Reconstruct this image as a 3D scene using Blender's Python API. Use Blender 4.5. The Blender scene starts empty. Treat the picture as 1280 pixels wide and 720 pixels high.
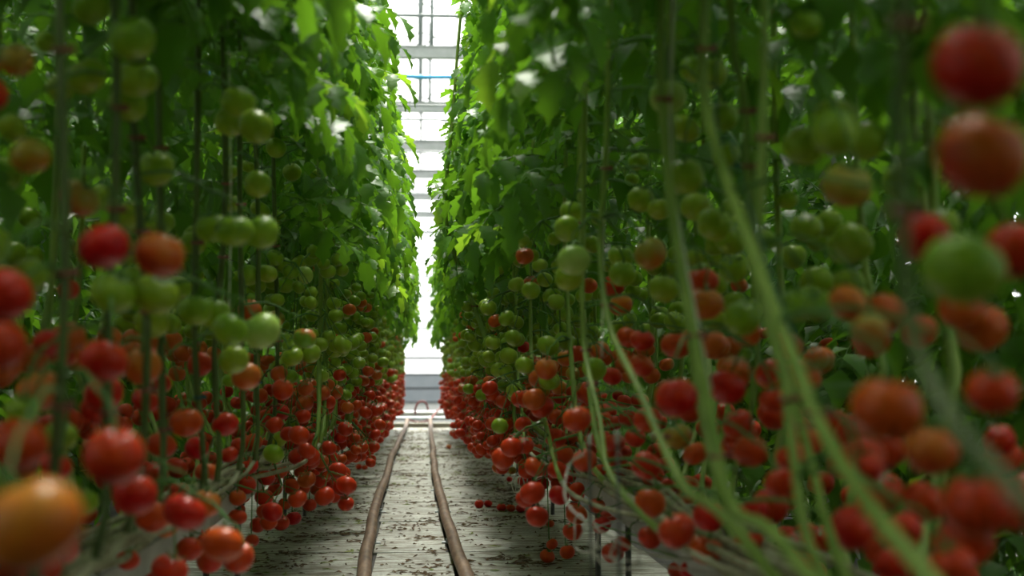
import bpy, math, random
import numpy as np
from mathutils import Vector, Matrix, Euler

# ------------------------------------------------------------------ camera, sky, exposure
sc = bpy.context.scene
COL = sc.collection
cam_data = bpy.data.cameras.new('camera')
cam = bpy.data.objects.new('camera', cam_data)
COL.objects.link(cam)
CAM = Vector((0.0, 0.0, 0.9))
PITCH, YAW = 0.05787, 0.06448
cam.location = CAM
cam.rotation_euler = (math.pi / 2 + PITCH, 0, -YAW)
cam_data.sensor_width = 36
cam_data.lens = 50
cam_data.clip_start = 0.02
cam_data.clip_end = 300
cam_data.dof.use_dof = True
cam_data.dof.focus_distance = 7.0
cam_data.dof.aperture_fstop = 2.5
sc.camera = cam

world = bpy.data.worlds.new('overcast_sky')
sc.world = world
world.use_nodes = True
wn = world.node_tree.nodes
wn['Background'].inputs['Color'].default_value = (1.0, 1.0, 0.97, 1)
wn['Background'].inputs['Strength'].default_value = 0.8

sun_data = bpy.data.lights.new('hazy_sun', 'SUN')
sun_data.energy = 5.6
sun_data.angle = math.radians(24)
sun_data.color = (1.0, 0.97, 0.88)
sun = bpy.data.objects.new('hazy_sun', sun_data)
COL.objects.link(sun)
sun.rotation_euler = Vector((-0.04, -0.42, -0.9)).to_track_quat('-Z', 'Y').to_euler()

sc.view_settings.view_transform = 'Standard'
sc.view_settings.look = 'None'
sc.view_settings.gamma = 1.0
sc.view_settings.use_curve_mapping = False
sc.view_settings.exposure = 1.68
cy = sc.cycles
cy.use_denoising = True
cy.max_bounces = 8
cy.diffuse_bounces = 5
cy.glossy_bounces = 2
cy.transmission_bounces = 6
cy.transparent_max_bounces = 12
cy.caustics_reflective = False
cy.caustics_refractive = False
cy.sample_clamp_indirect = 6.0

rnd = random.Random(11)
PI = math.pi


# ------------------------------------------------------------------ helpers
def tag(o, label=None, cat=None, group=None, kind=None):
    for k, v in (('label', label), ('category', cat), ('group', group), ('kind', kind)):
        if v:
            o[k] = v
    return o


def link(name, data, parent=None, loc=None):
    o = bpy.data.objects.new(name, data)
    COL.objects.link(o)
    if parent is not None:
        o.parent = parent
    if loc is not None:
        o.location = loc
    return o


class MB:
    """collects vertices and faces of one mesh"""

    def __init__(self):
        self.v, self.f, self.m = [], [], []

    def add(self, vs, fs, mi=0):
        b = len(self.v)
        self.v.extend([tuple(p) for p in vs])
        for q in fs:
            self.f.append(tuple(b + i for i in q))
            self.m.append(mi)

    def box(self, lo, hi, mi=0):
        x0, y0, z0 = lo
        x1, y1, z1 = hi
        vs = [(x0, y0, z0), (x1, y0, z0), (x1, y1, z0), (x0, y1, z0), (x0, y0, z1), (x1, y0, z1), (x1, y1, z1), (x0, y1, z1)]
        self.add(vs, [(3, 2, 1, 0), (4, 5, 6, 7), (0, 1, 5, 4), (1, 2, 6, 5), (2, 3, 7, 6), (3, 0, 4, 7)], mi)

    def tube(self, pts, rad, n=6, mi=0, cap=True):
        pts = [Vector(p) for p in pts]
        k = len(pts)
        if not isinstance(rad, (list, tuple)):
            rad = [rad] * k
        vs, fs = [], []
        ref = None
        for i in range(k):
            t = (pts[min(i + 1, k - 1)] - pts[max(i - 1, 0)])
            t = t.normalized() if t.length > 1e-9 else Vector((0, 0, 1))
            if ref is None:
                a = Vector((1, 0, 0)) if abs(t.x) < .8 else Vector((0, 1, 0))
                ref = (a - t * a.dot(t)).normalized()
            else:
                ref = ref - t * ref.dot(t)
                ref = ref.normalized() if ref.length > 1e-6 else t.orthogonal().normalized()
            bi = t.cross(ref)
            for j in range(n):
                an = 2 * PI * j / n
                vs.append(pts[i] + (ref * math.cos(an) + bi * math.sin(an)) * rad[i])
        for i in range(k - 1):
            for j in range(n):
                a, b = i * n + j, i * n + (j + 1) % n
                fs.append((a, b, b + n, a + n))
        if cap:
            fs.append(tuple(range(n - 1, -1, -1)))
            fs.append(tuple((k - 1) * n + j for j in range(n)))
        self.add(vs, fs, mi)

    def mesh(self, name, mats, smooth=True):
        me = bpy.data.meshes.new(name)
        me.from_pydata(self.v, [], self.f)
        for m in (mats if isinstance(mats, (list, tuple)) else [mats]):
            me.materials.append(m)
        me.polygons.foreach_set('material_index', self.m)
        if smooth:
            me.polygons.foreach_set('use_smooth', [True] * len(self.f))
        me.update()
        return me

    def build(self, name, mats, parent=None, smooth=True, loc=None):
        return link(name, self.mesh(name, mats, smooth), parent, loc)


def smooth_path(pts, sub=4):
    """Catmull-Rom through the points"""
    P = [Vector(p) for p in pts]
    P = [P[0] * 2 - P[1]] + P + [P[-1] * 2 - P[-2]]
    out = []
    for i in range(1, len(P) - 2):
        for s in range(sub):
            t = s / sub
            a, b, c, d = P[i - 1], P[i], P[i + 1], P[i + 2]
            out.append(0.5 * ((2 * b) + (c - a) * t + (2 * a - 5 * b + 4 * c - d) * t * t + (3 * b - a - 3 * c + d) * t ** 3))
    out.append(P[-2])
    return out


# ------------------------------------------------------------------ materials
def new_mat(name):
    m = bpy.data.materials.new(name)
    m.use_nodes = True
    nt = m.node_tree
    return m, nt, nt.nodes['Principled BSDF'], nt.nodes['Material Output']


def ramp(nt, stops):
    r = nt.nodes.new('ShaderNodeValToRGB')
    e = r.color_ramp.elements
    while len(e) < len(stops):
        e.new(0.5)
    for i, (p, c) in enumerate(stops):
        e[i].position = p
        e[i].color = (*c, 1)
    return r


def noise(nt, scale, detail=3, coord='Object', rough=0.55, vec_scale=None):
    t = nt.nodes.new('ShaderNodeTexCoord')
    n = nt.nodes.new('ShaderNodeTexNoise')
    n.inputs['Scale'].default_value = scale
    n.inputs['Detail'].default_value = detail
    n.inputs['Roughness'].default_value = rough
    if vec_scale:
        mp = nt.nodes.new('ShaderNodeMapping')
        mp.inputs['Scale'].default_value = vec_scale
        nt.links.new(t.outputs[coord], mp.inputs['Vector'])
        nt.links.new(mp.outputs['Vector'], n.inputs['Vector'])
    else:
        nt.links.new(t.outputs[coord], n.inputs['Vector'])
    return n


def simple(name, c1, c2, scale=20, rough=0.5, metallic=0.0, bump=0.0, spec=0.5, vec_scale=None):
    m, nt, b, out = new_mat(name)
    n = noise(nt, scale, vec_scale=vec_scale)
    r = ramp(nt, [(0.3, c1), (0.7, c2)])
    nt.links.new(n.outputs['Fac'], r.inputs['Fac'])
    nt.links.new(r.outputs['Color'], b.inputs['Base Color'])
    b.inputs['Roughness'].default_value = rough
    b.inputs['Metallic'].default_value = metallic
    b.inputs['Specular IOR Level'].default_value = spec
    if bump:
        bp = nt.nodes.new('ShaderNodeBump')
        bp.inputs['Strength'].default_value = bump
        bp.inputs['Distance'].default_value = 0.01
        nt.links.new(n.outputs['Fac'], bp.inputs['Height'])
        nt.links.new(bp.outputs['Normal'], b.inputs['Normal'])
    return m


def leaf_material(name, dark, light, trans, amount=0.4):
    m, nt, b, out = new_mat(name)
    oi = nt.nodes.new('ShaderNodeObjectInfo')
    n = noise(nt, 5, 3)
    mx = nt.nodes.new('ShaderNodeMath')
    mx.operation = 'MULTIPLY_ADD'
    nt.links.new(oi.outputs['Random'], mx.inputs[0])
    mx.inputs[1].default_value = 0.45
    nt.links.new(n.outputs['Fac'], mx.inputs[2])
    r = ramp(nt, [(0.35, dark), (0.95, light)])
    nt.links.new(mx.outputs[0], r.inputs['Fac'])
    nt.links.new(r.outputs['Color'], b.inputs['Base Color'])
    b.inputs['Roughness'].default_value = 0.42
    b.inputs['Specular IOR Level'].default_value = 0.38
    n2 = noise(nt, 55, 2)
    bp = nt.nodes.new('ShaderNodeBump')
    bp.inputs['Strength'].default_value = 0.55
    bp.inputs['Distance'].default_value = 0.006
    nt.links.new(n2.outputs['Fac'], bp.inputs['Height'])
    nt.links.new(bp.outputs['Normal'], b.inputs['Normal'])
    t = nt.nodes.new('ShaderNodeBsdfTranslucent')
    t.inputs['Color'].default_value = (*trans, 1)
    ms = nt.nodes.new('ShaderNodeMixShader')
    ms.inputs['Fac'].default_value = amount
    nt.links.new(b.outputs[0], ms.inputs[1])
    nt.links.new(t.outputs[0], ms.inputs[2])
    nt.links.new(ms.outputs[0], out.inputs['Surface'])
    return m


def fruit_material(name, top, mid, low, var=0.05, graded=True):
    """ripening skin: colour runs from the shoulder (top) to the blossom end"""
    m, nt, b, out = new_mat(name)
    n = noise(nt, 1.3, 2)
    if graded:
        t = nt.nodes.new('ShaderNodeTexCoord')
        sep = nt.nodes.new('ShaderNodeSeparateXYZ')
        nt.links.new(t.outputs['Object'], sep.inputs[0])
        ma = nt.nodes.new('ShaderNodeMath')
        ma.operation = 'MULTIPLY_ADD'
        nt.links.new(sep.outputs['Z'], ma.inputs[0])
        ma.inputs[1].default_value = 0.35
        nt.links.new(n.outputs['Fac'], ma.inputs[2])
        fac = ma.outputs[0]
    else:
        fac = n.outputs['Fac']
    r = ramp(nt, [(0.15, low), (0.5, mid), (0.85, top)])
    nt.links.new(fac, r.inputs['Fac'])
    oi = nt.nodes.new('ShaderNodeObjectInfo')
    mr = nt.nodes.new('ShaderNodeMapRange')
    mr.inputs['To Min'].default_value = 0.5 - var * 0.5
    mr.inputs['To Max'].default_value = 0.5 + var * 0.5
    nt.links.new(oi.outputs['Random'], mr.inputs['Value'])
    h = nt.nodes.new('ShaderNodeHueSaturation')
    nt.links.new(mr.outputs[0], h.inputs['Hue'])
    nt.links.new(r.outputs['Color'], h.inputs['Color'])
    nt.links.new(h.outputs['Color'], b.inputs['Base Color'])
    b.inputs['Roughness'].default_value = 0.33
    b.inputs['Specular IOR Level'].default_value = 0.28
    b.inputs['Subsurface Weight'].default_value = 0.0
    return m


M = {}
M['leaf'] = leaf_material('tomato_leaf', (0.026, 0.098, 0.012), (0.085, 0.22, 0.022), (0.20, 0.46, 0.02), 0.33)
M['leaf_yellow'] = leaf_material('tomato_leaf_young', (0.06, 0.17, 0.015), (0.16, 0.33, 0.03), (0.34, 0.60, 0.03), 0.42)
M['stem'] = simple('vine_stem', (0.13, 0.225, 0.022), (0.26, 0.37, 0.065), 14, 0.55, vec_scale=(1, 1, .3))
M['shaded_stem'] = simple('shaded_vine_stem', (0.05, 0.085, 0.015), (0.10, 0.15, 0.03), 14, 0.55, vec_scale=(1, 1, .3))  # darker copy of the stem material, shade of the nearest vines put into colour
M['old_stem'] = simple('old_vine_stem', (0.16, 0.15, 0.08), (0.36, 0.36, 0.24), 18, 0.8)
M['calyx'] = simple('calyx_green', (0.045, 0.13, 0.02), (0.10, 0.24, 0.04), 8, 0.6)
M['R'] = fruit_material('ripe_red_skin', (0.58, 0.062, 0.006), (0.55, 0.036, 0.004), (0.47, 0.020, 0.003), 0.02)
M['O'] = fruit_material('orange_skin', (0.52, 0.17, 0.02), (0.56, 0.11, 0.014), (0.54, 0.06, 0.012), 0.03)
M['T'] = fruit_material('half_ripe_skin', (0.28, 0.27, 0.035), (0.38, 0.22, 0.028), (0.48, 0.12, 0.018), 0.04)
M['G'] = fruit_material('green_skin', (0.155, 0.28, 0.012), (0.24, 0.37, 0.018), (0.31, 0.42, 0.035), 0.03)
M['P'] = fruit_material('pale_green_skin', (0.24, 0.42, 0.05), (0.36, 0.52, 0.10), (0.42, 0.56, 0.14), 0.02)
M['K'] = fruit_material('green_skin_red_top', (0.50, 0.07, 0.02), (0.20, 0.34, 0.03), (0.20, 0.40, 0.04), 0.02)
M['Rs'] = fruit_material('ripe_red_far', (0.60, 0.072, 0.006), (0.55, 0.036, 0.004), (0.46, 0.020, 0.003), 0.0, False)
M['Os'] = fruit_material('orange_far', (0.54, 0.16, 0.02), (0.56, 0.11, 0.014), (0.52, 0.05, 0.012), 0.0, False)
M['Gs'] = fruit_material('green_far', (0.16, 0.29, 0.013), (0.24, 0.37, 0.022), (0.33, 0.44, 0.04), 0.0, False)
M['rail'] = simple('rail_pipe_worn', (0.07, 0.04, 0.022), (0.22, 0.145, 0.09), 26, 0.55, 0.2, 0.15, vec_scale=(1, .25, 1))
M['white_metal'] = simple('white_painted_steel', (0.60, 0.62, 0.62), (0.70, 0.72, 0.72), 6, 0.45)
M['grey_steel'] = simple('galvanised_steel', (0.36, 0.40, 0.41), (0.50, 0.53, 0.54), 9, 0.45, 0.3)
M['truss'] = simple('aluminium_truss', (0.19, 0.21, 0.20), (0.25, 0.27, 0.26), 6, 0.5)
M['rod'] = simple('grey_rod', (0.08, 0.105, 0.10), (0.13, 0.155, 0.15), 6, 0.5)
M['blue'] = simple('blue_hose', (0.02, 0.20, 0.42), (0.04, 0.30, 0.55), 6, 0.4)
M['red_hose'] = simple('red_rubber_hose', (0.13, 0.015, 0.012), (0.20, 0.025, 0.02), 9, 0.5)
M['wall_grey'] = simple('grey_wall_panel', (0.20, 0.225, 0.245), (0.25, 0.275, 0.295), 2, 0.5)
M['seam'] = simple('dark_seam', (0.03, 0.035, 0.04), (0.05, 0.055, 0.06), 8, 0.6)
M['white_plastic'] = simple('white_plastic', (0.38, 0.37, 0.32), (0.52, 0.50, 0.45), 12, 0.4)
M['string'] = simple('white_twine', (0.55, 0.56, 0.48), (0.70, 0.70, 0.62), 40, 0.8)
M['teal'] = simple('teal_twine', (0.008, 0.06, 0.065), (0.012, 0.10, 0.10), 40, 0.7)
M['clip'] = simple('brown_red_clip', (0.16, 0.035, 0.025), (0.24, 0.06, 0.04), 30, 0.5)
M['stake'] = simple('dark_metal_rod', (0.05, 0.055, 0.05), (0.12, 0.12, 0.11), 20, 0.4, 0.6)
M['litter_brown'] = simple('dry_leaf_litter', (0.05, 0.03, 0.012), (0.14, 0.085, 0.035), 30, 0.9)
M['litter_green'] = simple('fallen_leaf', (0.09, 0.15, 0.02), (0.22, 0.24, 0.04), 20, 0.7)
M['concrete'] = simple('grey_concrete', (0.028, 0.032, 0.03), (0.05, 0.054, 0.05), 3, 0.85)
M['ground'] = simple('dark_ground_sheet', (0.02, 0.02, 0.015), (0.06, 0.058, 0.045), 5, 0.8)
M['old_gutter'] = simple('dull_white_gutter', (0.26, 0.27, 0.25), (0.40, 0.41, 0.38), 6, 0.5)
M['curb'] = simple('cream_concrete', (0.34, 0.32, 0.26), (0.42, 0.40, 0.33), 7, 0.8)


def floor_material(name):
    """white ground boards, soiled with soil specks and streaks across the path"""
    m, nt, b, out = new_mat(name)
    base_n = noise(nt, 2.2, 4)
    base = ramp(nt, [(0.3, (0.36, 0.385, 0.34)), (0.7, (0.56, 0.58, 0.51))])
    nt.links.new(base_n.outputs['Fac'], base.inputs['Fac'])
    d1 = noise(nt, 9, 8, rough=0.68, vec_scale=(0.55, 2.4, 1))
    r1 = ramp(nt, [(0.455, (0, 0, 0)), (0.56, (1, 1, 1))])
    nt.links.new(d1.outputs['Fac'], r1.inputs['Fac'])
    d2 = noise(nt, 60, 3, vec_scale=(1, 1.6, 1))
    r2 = ramp(nt, [(0.54, (0, 0, 0)), (0.66, (1, 1, 1))])
    nt.links.new(d2.outputs['Fac'], r2.inputs['Fac'])
    ad = nt.nodes.new('ShaderNodeMath')
    ad.operation = 'MAXIMUM'
    nt.links.new(r1.outputs['Color'], ad.inputs[0])
    nt.links.new(r2.outputs['Color'], ad.inputs[1])
    sc_ = nt.nodes.new('ShaderNodeMath')
    sc_.operation = 'MULTIPLY'
    sc_.inputs[1].default_value = 0.85
    nt.links.new(ad.outputs[0], sc_.inputs[0])
    mix = nt.nodes.new('ShaderNodeMix')
    mix.data_type = 'RGBA'
    nt.links.new(sc_.outputs[0], mix.inputs['Factor'])
    nt.links.new(base.outputs['Color'], mix.inputs['A'])
    mix.inputs['B'].default_value = (0.13, 0.105, 0.06, 1)
    nt.links.new(mix.outputs['Result'], b.inputs['Base Color'])
    b.inputs['Roughness'].default_value = 0.55
    bp = nt.nodes.new('ShaderNodeBump')
    bp.inputs['Strength'].default_value = 0.3
    bp.inputs['Distance'].default_value = 0.004
    nt.links.new(d1.outputs['Fac'], bp.inputs['Height'])
    nt.links.new(bp.outputs['Normal'], b.inputs['Normal'])
    return m


M['floor'] = floor_material('soiled_white_boards')


def pane_material(name, clear, body):
    m, nt, b, out = new_mat(name)
    tr = nt.nodes.new('ShaderNodeBsdfTransparent')
    tl = nt.nodes.new('ShaderNodeBsdfTranslucent')
    tl.inputs['Color'].default_value = (0.92, 0.95, 0.96, 1)
    b.inputs['Base Color'].default_value = (0.85, 0.88, 0.9, 1)
    b.inputs['Roughness'].default_value = 0.25
    m1 = nt.nodes.new('ShaderNodeMixShader')
    m1.inputs['Fac'].default_value = body
    nt.links.new(tl.outputs[0], m1.inputs[1])
    nt.links.new(b.outputs[0], m1.inputs[2])
    m2 = nt.nodes.new('ShaderNodeMixShader')
    m2.inputs['Fac'].default_value = clear
    nt.links.new(m1.outputs[0], m2.inputs[1])
    nt.links.new(tr.outputs[0], m2.inputs[2])
    nt.links.new(m2.outputs[0], out.inputs['Surface'])
    return m


M['roof_glass'] = pane_material('roof_glass', 0.80, 0.25)
M['wall_glass'] = pane_material('diffusing_wall_glass', 0.45, 0.35)


# ------------------------------------------------------------------ the setting: floor, rails' bed, walls, roof
ROW_END = 22.0
WALL_Y = 40.0


def rail_x(y, side):
    ys = [0, 5.8, 8, 11, 14, 22.4]
    lx = [-.20, -.229, -.258, -.272, -.274, -.20]
    rx = [.215, .193, .155, .130, .133, .163]
    return float(np.interp(y, ys, lx if side < 0 else rx))


mb = MB()
mb.box((-9, -8, -0.3), (9, WALL_Y + 3, 0.0))
floor = mb.build('floor', M['ground'], smooth=False)
tag(floor, kind='structure')
# ground boards between and beside the rails: each its own piece with open joints
y = 2.0
joint = 0.024
while y < 22.0:
    ln = rnd.uniform(1.18, 1.42)
    y1 = min(y + ln, 22.1)
    xl, xr = rail_x((y + y1) / 2, -1), rail_x((y + y1) / 2, 1)
    for a, b_, nm in ((xl + .03, xr - .03, 'middle'), (xl - .92, xl - .03, 'side'), (xr + .03, xr + .92, 'side')):
        off = 0 if nm == 'middle' else rnd.uniform(-.02, .02)
        mb = MB()
        w, l = (b_ - a) / 2, (y1 - y - joint) / 2
        h = 0.012
        sg = 5
        # a board with a slightly lifted, uneven rim
        vs, fs = [], []
        for iy in range(sg + 1):
            for ix in range(3):
                zz = h + rnd.uniform(-.0015, .0015) + (0.003 if iy in (0, sg) else 0)
                vs.append((-w + w * ix, -l + 2 * l * iy / sg, zz))
        for iy in range(sg):
            for ix in range(2):
                q = iy * 3 + ix
                fs.append((q, q + 1, q + 4, q + 3))
        n0 = len(vs)
        ring = [iy * 3 for iy in range(sg + 1)] + [sg * 3 + 1] + [iy * 3 + 2 for iy in range(sg, -1, -1)] + [1]
        for q in ring:
            vs.append((vs[q][0], vs[q][1], -0.001))
        for k in range(len(ring)):
            k2 = (k + 1) % len(ring)
            fs.append((ring[k], ring[k2], n0 + k2, n0 + k))
        mb.add(vs, fs)
        o = mb.build('ground_board', M['floor'], floor, smooth=False)
        o.location = ((a + b_) / 2, (y + y1) / 2 + off, 0)
        o.rotation_euler.z = rnd.uniform(-.006, .006)
    y = y1

# kerb that closes the path and the concrete aisle behind it
mb = MB()
mb.box((-3.2, 22.4, 0), (3.2, 22.62, 0.075))
tag(mb.build('trim_1', M['curb'], smooth=False), kind='structure')
mb = MB()
mb.box((-8.9, 22.7, 0), (8.9, WALL_Y - .02, 0.006))
tag(mb.build('floor_aisle', M['concrete'], smooth=False), kind='structure')

# end wall: low grey panels, then diffusing glass between rails
wall = link('wall_back', None)
wall.location = (0, WALL_Y, 0)
tag(wall, kind='structure')
levels = [0.0, .40, .79]
for i in range(2):
    for k in range(7):
        mb = MB()
        mb.box((-7 + 2 * k + .01, 0, levels[i] + .02), (-5 + 2 * k - .01, .08, levels[i + 1] - .02))
        mb.build('panel', M['wall_grey'], wall, False)
zs = [.79, 1.26, 2.1, 3.0, 3.55, 4.34, 4.8, 5.9]
for i in range(len(zs) - 1):
    for k in range(7):
        mb = MB()
        mb.box((-7 + 2 * k + .03, .03, zs[i] + .025), (-5 + 2 * k - .03, .036, zs[i + 1] - .025))
        mb.build('glass_pane', M['wall_glass'], wall, False)
for z in [0.01, .40, .79] + zs[1:]:
    mb = MB()
    mb.box((-7, -.01, z - .025), (7, .1, z + .025))
    mb.build('seam_rail', M['seam'] if z < 1.5 or abs(z - 4.8) < .01 else M['grey_steel'], wall, False)
for k in range(8):
    mb = MB()
    mb.box((-7.03 + 2 * k, 0, 0.8), (-6.97 + 2 * k, .09, 5.9))
    mb.build('mullion', M['truss'], wall, False)
# opaque wall added to block light from behind, and side walls of the glasshouse
for nm, lo, hi in (('wall_front', (-7, -7.1, 0), (7, -7.0, 6.6)),):
    mb = MB()
    mb.box(lo, hi)
    tag(mb.build(nm, M['wall_grey'], smooth=False), kind='structure')
for nm, x in (('wall_left', -7.05), ('wall_right', 7.05)):
    mb = MB()
    mb.box((x - .02, -7.0, 0), (x + .02, WALL_Y, 5.7))
    tag(mb.build(nm, M['wall_glass'], smooth=False), kind='structure')

# roof: spans of glass panes on glazing bars, gutters along the rows
roof = link('ceiling', None)
tag(roof, kind='structure')
GUT, RIDGE = 5.75, 6.5
pane_len = 3.9
slope_me = None
for sx in (-1, 0, 1):
    cx = sx * 4.0
    for s in (-1, 1):
        for k in range(13):
            y0 = -8.3 + k * 3.72
            for q in range(2):
                ya, yb = y0 + q * 1.86 + .02, y0 + (q + 1) * 1.86 - .02
                mb = MB()
                mb.add([(cx, ya, RIDGE), (cx + s * 2, ya, GUT), (cx + s * 2, yb, GUT), (cx, yb, RIDGE),
                        (cx, ya, RIDGE + .006), (cx + s * 2, ya, GUT + .006), (cx + s * 2, yb, GUT + .006), (cx, yb, RIDGE + .006)],
                       [(0, 1, 2, 3), (7, 6, 5, 4), (0, 4, 5, 1), (1, 5, 6, 2), (2, 6, 7, 3), (3, 7, 4, 0)])
                mb.build('glass_pane', M['roof_glass'], roof, False)
    mb = MB()
    mb.box((cx - .03, -7, RIDGE - .02), (cx + .03, WALL_Y, RIDGE + .03))
    mb.build('ridge_bar', M['truss'], roof, False)
for k in range(27):
    yb = -8.3 + k * 1.86
    if yb < WALL_Y + .1:
        mb = MB()
        for cx in (-4, 0, 4):
            for s in (-1, 1):
                mb.tube([(cx, yb, RIDGE), (cx + s * 2, yb, GUT)], .018, 4)
        mb.build('glazing_bar', M['truss'], roof, False)['kind'] = 'stuff'
for x in (-6, -2, 2, 6):
    mb = MB()
    mb.box((x - .09, -7, GUT - .12), (x + .09, WALL_Y, GUT))
    mb.build('gutter', M['truss'], roof, False)

# lattice trusses across the house, one every bay, each on its own posts
TRUSS_Y = [18.5, 22.4, 26.3, 30.2, 34.1, 38.0]
for i, ty in enumerate([2.9, 6.8, 10.7, 14.6] + TRUSS_Y):
    t = link('roof_truss', None, loc=(0, ty, 0))
    which = ['', '', '', '', 'first', 'second', 'third', 'fourth', 'fifth', 'sixth'][i]
    if i < 4:
        tag(t, 'lattice truss over the near vines, hidden by their leaves', 'roof truss', 'trusses hidden above the leaves')
    else:
        tag(t, f'white lattice truss crossing the bright gap, {which} from the top of those seen there', 'roof truss', 'trusses seen in the gap')
    mb = MB()
    mb.box((-6, -.06, 4.99), (6, .06, 5.13))
    mb.box((-6, -.075, 5.13), (6, .075, 5.145))
    mb.build('bottom_chord', M['truss'], t, False)
    mb = MB()
    mb.tube([(-6, 0, 5.56), (6, 0, 5.56)], .025, 6)
    mb.build('top_chord', M['rod'], t)
    for k in range(12):
        xa = -6 + k
        mb = MB()
        mb.tube([(xa, 0, 5.13), (xa + .5, 0, 5.55)], .011, 5)
        mb.build('diagonal_brace', M['truss'], t)
        mb = MB()
        mb.tube([(xa + .5, 0, 5.55), (xa + 1, 0, 5.13)], .011, 5)
        mb.build('diagonal_brace', M['truss'], t)
    for x in (-6, -2, 2, 6):
        mb = MB()
        mb.box((x - .05, -.05, 0), (x + .05, .05, 5.66))
        mb.build('post', M['truss'], t, False)
    for x in (-.02, .14) if i in (4, 5) else ():
        mb = MB()
        mb.tube([(x, 0, 5.13), (x, 0, 6.42)], .022, 6)
        mb.build('hanger_rod', M['rod'], t)
for i, (ty, z, x0, x1) in enumerate(((20.4, 4.72, -6, 6), (24.4, 4.86, -6, 6), (28.2, 4.88, -6, 6), (32.2, 4.9, -6, 6))):
    t = link('tension_rod', None, loc=(0, ty, z))
    tag(t, 'thin grey steel rod crossing the path below the roof, ' + ('nearest', 'second', 'third', 'farthest')[i] + ' of four', 'steel rod', 'tension rods under the roof')
    mb = MB()
    mb.tube([(x0, 0, 0), (x1, 0, 0)], .016, 6)
    mb.build('rod', M['rod'], t)
    for x in (-4.0, 4.0):
        mb = MB()
        mb.tube([(x, 0, 0), (x, 0, 6.5 - z)], .009, 5)
        mb.build('hanger', M['grey_steel'], t)
t = link('water_hose', None, loc=(0, 19.6, 4.98))
tag(t, 'bright blue water hose strung across the path high under the roof', 'hose')
mb = MB()
mb.tube([(-5.9 + k * .6, .02 * math.sin(k), .012 * math.sin(k * 1.7)) for k in range(21)], .03, 8)
mb.build('hose', M['blue'], t)
for x in (-4, 4.0):
    mb = MB()
    mb.tube([(x, 0, 0), (x, 0, 6.5 - 4.98)], .008, 5)
    mb.build('hanger', M['grey_steel'], t)

# ------------------------------------------------------------------ heating rails, supply pipe, hoses
def rail(side, label):
    t = link('heating_rail', None, loc=(rail_x(5, side), 0.3, 0))
    tag(t, label, 'pipe rail', 'pair of heating rails on the path')
    ox = rail_x(5, side)
    ys = [0.3, 2, 4, 5, 5.8, 6.6, 7.4, 8.2, 9, 10, 11, 12, 13, 14, 15, 16.5, 18, 19.5, 21, 22.0]
    pts = [(rail_x(yy, side) - ox + rnd.uniform(-.009, .009), yy - .3, .064) for yy in ys]
    pts += [(rail_x(22.3, side) - ox, 22.32 - .3, .085), (rail_x(22.4, side) - ox, 22.58 - .3, .125)]
    mb = MB()
    mb.tube(smooth_path(pts, 3), .031, 10)
    mb.build('pipe', M['rail'], t)
    yy = 1.0
    while yy < 22:
        mb = MB()
        xx = rail_x(yy, side) - ox
        mb.box((xx - .05, yy - .3 - .03, .0105), (xx + .05, yy - .3 + .03, .02))
        mb.box((xx - .03, yy - .3 - .012, .0195), (xx + .03, yy - .3 + .012, .036))
        mb.build('bracket', M['grey_steel'], t, False)
        yy += 1.6
    return t


rail(-1, 'worn brown heating pipe rail on the white boards, left one of the pair')
rail(1, 'worn brown heating pipe rail on the white boards, right one of the pair')

t = link('supply_pipe', None, loc=(0, 23.2, .2))
tag(t, 'thick white supply pipe lying across the far end of the path behind the kerb', 'pipe')
mb = MB()
mb.tube([(-5, 0, 0), (5, 0, 0)], .048, 12)
mb.build('pipe', M['white_metal'], t)
for x in (-4, -1.2, 1.2, 4):
    mb = MB()
    mb.box((x - .04, -.04, -.195), (x + .04, .04, -.04))
    mb.build('pipe_support', M['grey_steel'], t, False)
t = link('supply_pipe', None, loc=(0, 23.9, .1))
tag(t, 'thin dark return pipe low behind the thick white supply pipe', 'pipe')
mb = MB()
mb.tube([(-5, 0, 0), (5, 0, 0)], .03, 10)
mb.build('pipe', M['grey_steel'], t)
for x in (-3, 0, 3):
    mb = MB()
    mb.box((x - .03, -.03, -.098), (x + .03, .03, -.02))
    mb.build('pipe_support', M['grey_steel'], t, False)


def hose(label, pts, r=.017):
    base = Vector(pts[0])
    o = MB()
    o.tube(smooth_path([Vector(p) - base for p in pts], 5), r, 8)
    return tag(o.build('connecting_hose', M['red_hose'], loc=base), label, 'hose', 'red hoses at the path end')


hose('dark red hose arching up over the white supply pipe between the rails', [(-.07, 23.14, .20), (-.075, 23.1, .28), (-.03, 23.1, .375), (.045, 23.1, .40), (.105, 23.12, .36), (.13, 23.17, .26)])
hose('dark red hose sagging from the left rail end to the right rail', [(-.2, 22.56, .13), (-.14, 22.75, .10), (-.02, 22.85, .075), (.09, 22.75, .09), (.16, 22.56, .12)], .014)
hose('dark red hose climbing from the right rail towards the tomato vines', [(.17, 22.57, .13), (.22, 22.8, .18), (.30, 22.95, .27), (.42, 23.1, .33), (.50, 23.2, .24)], .017)


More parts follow.
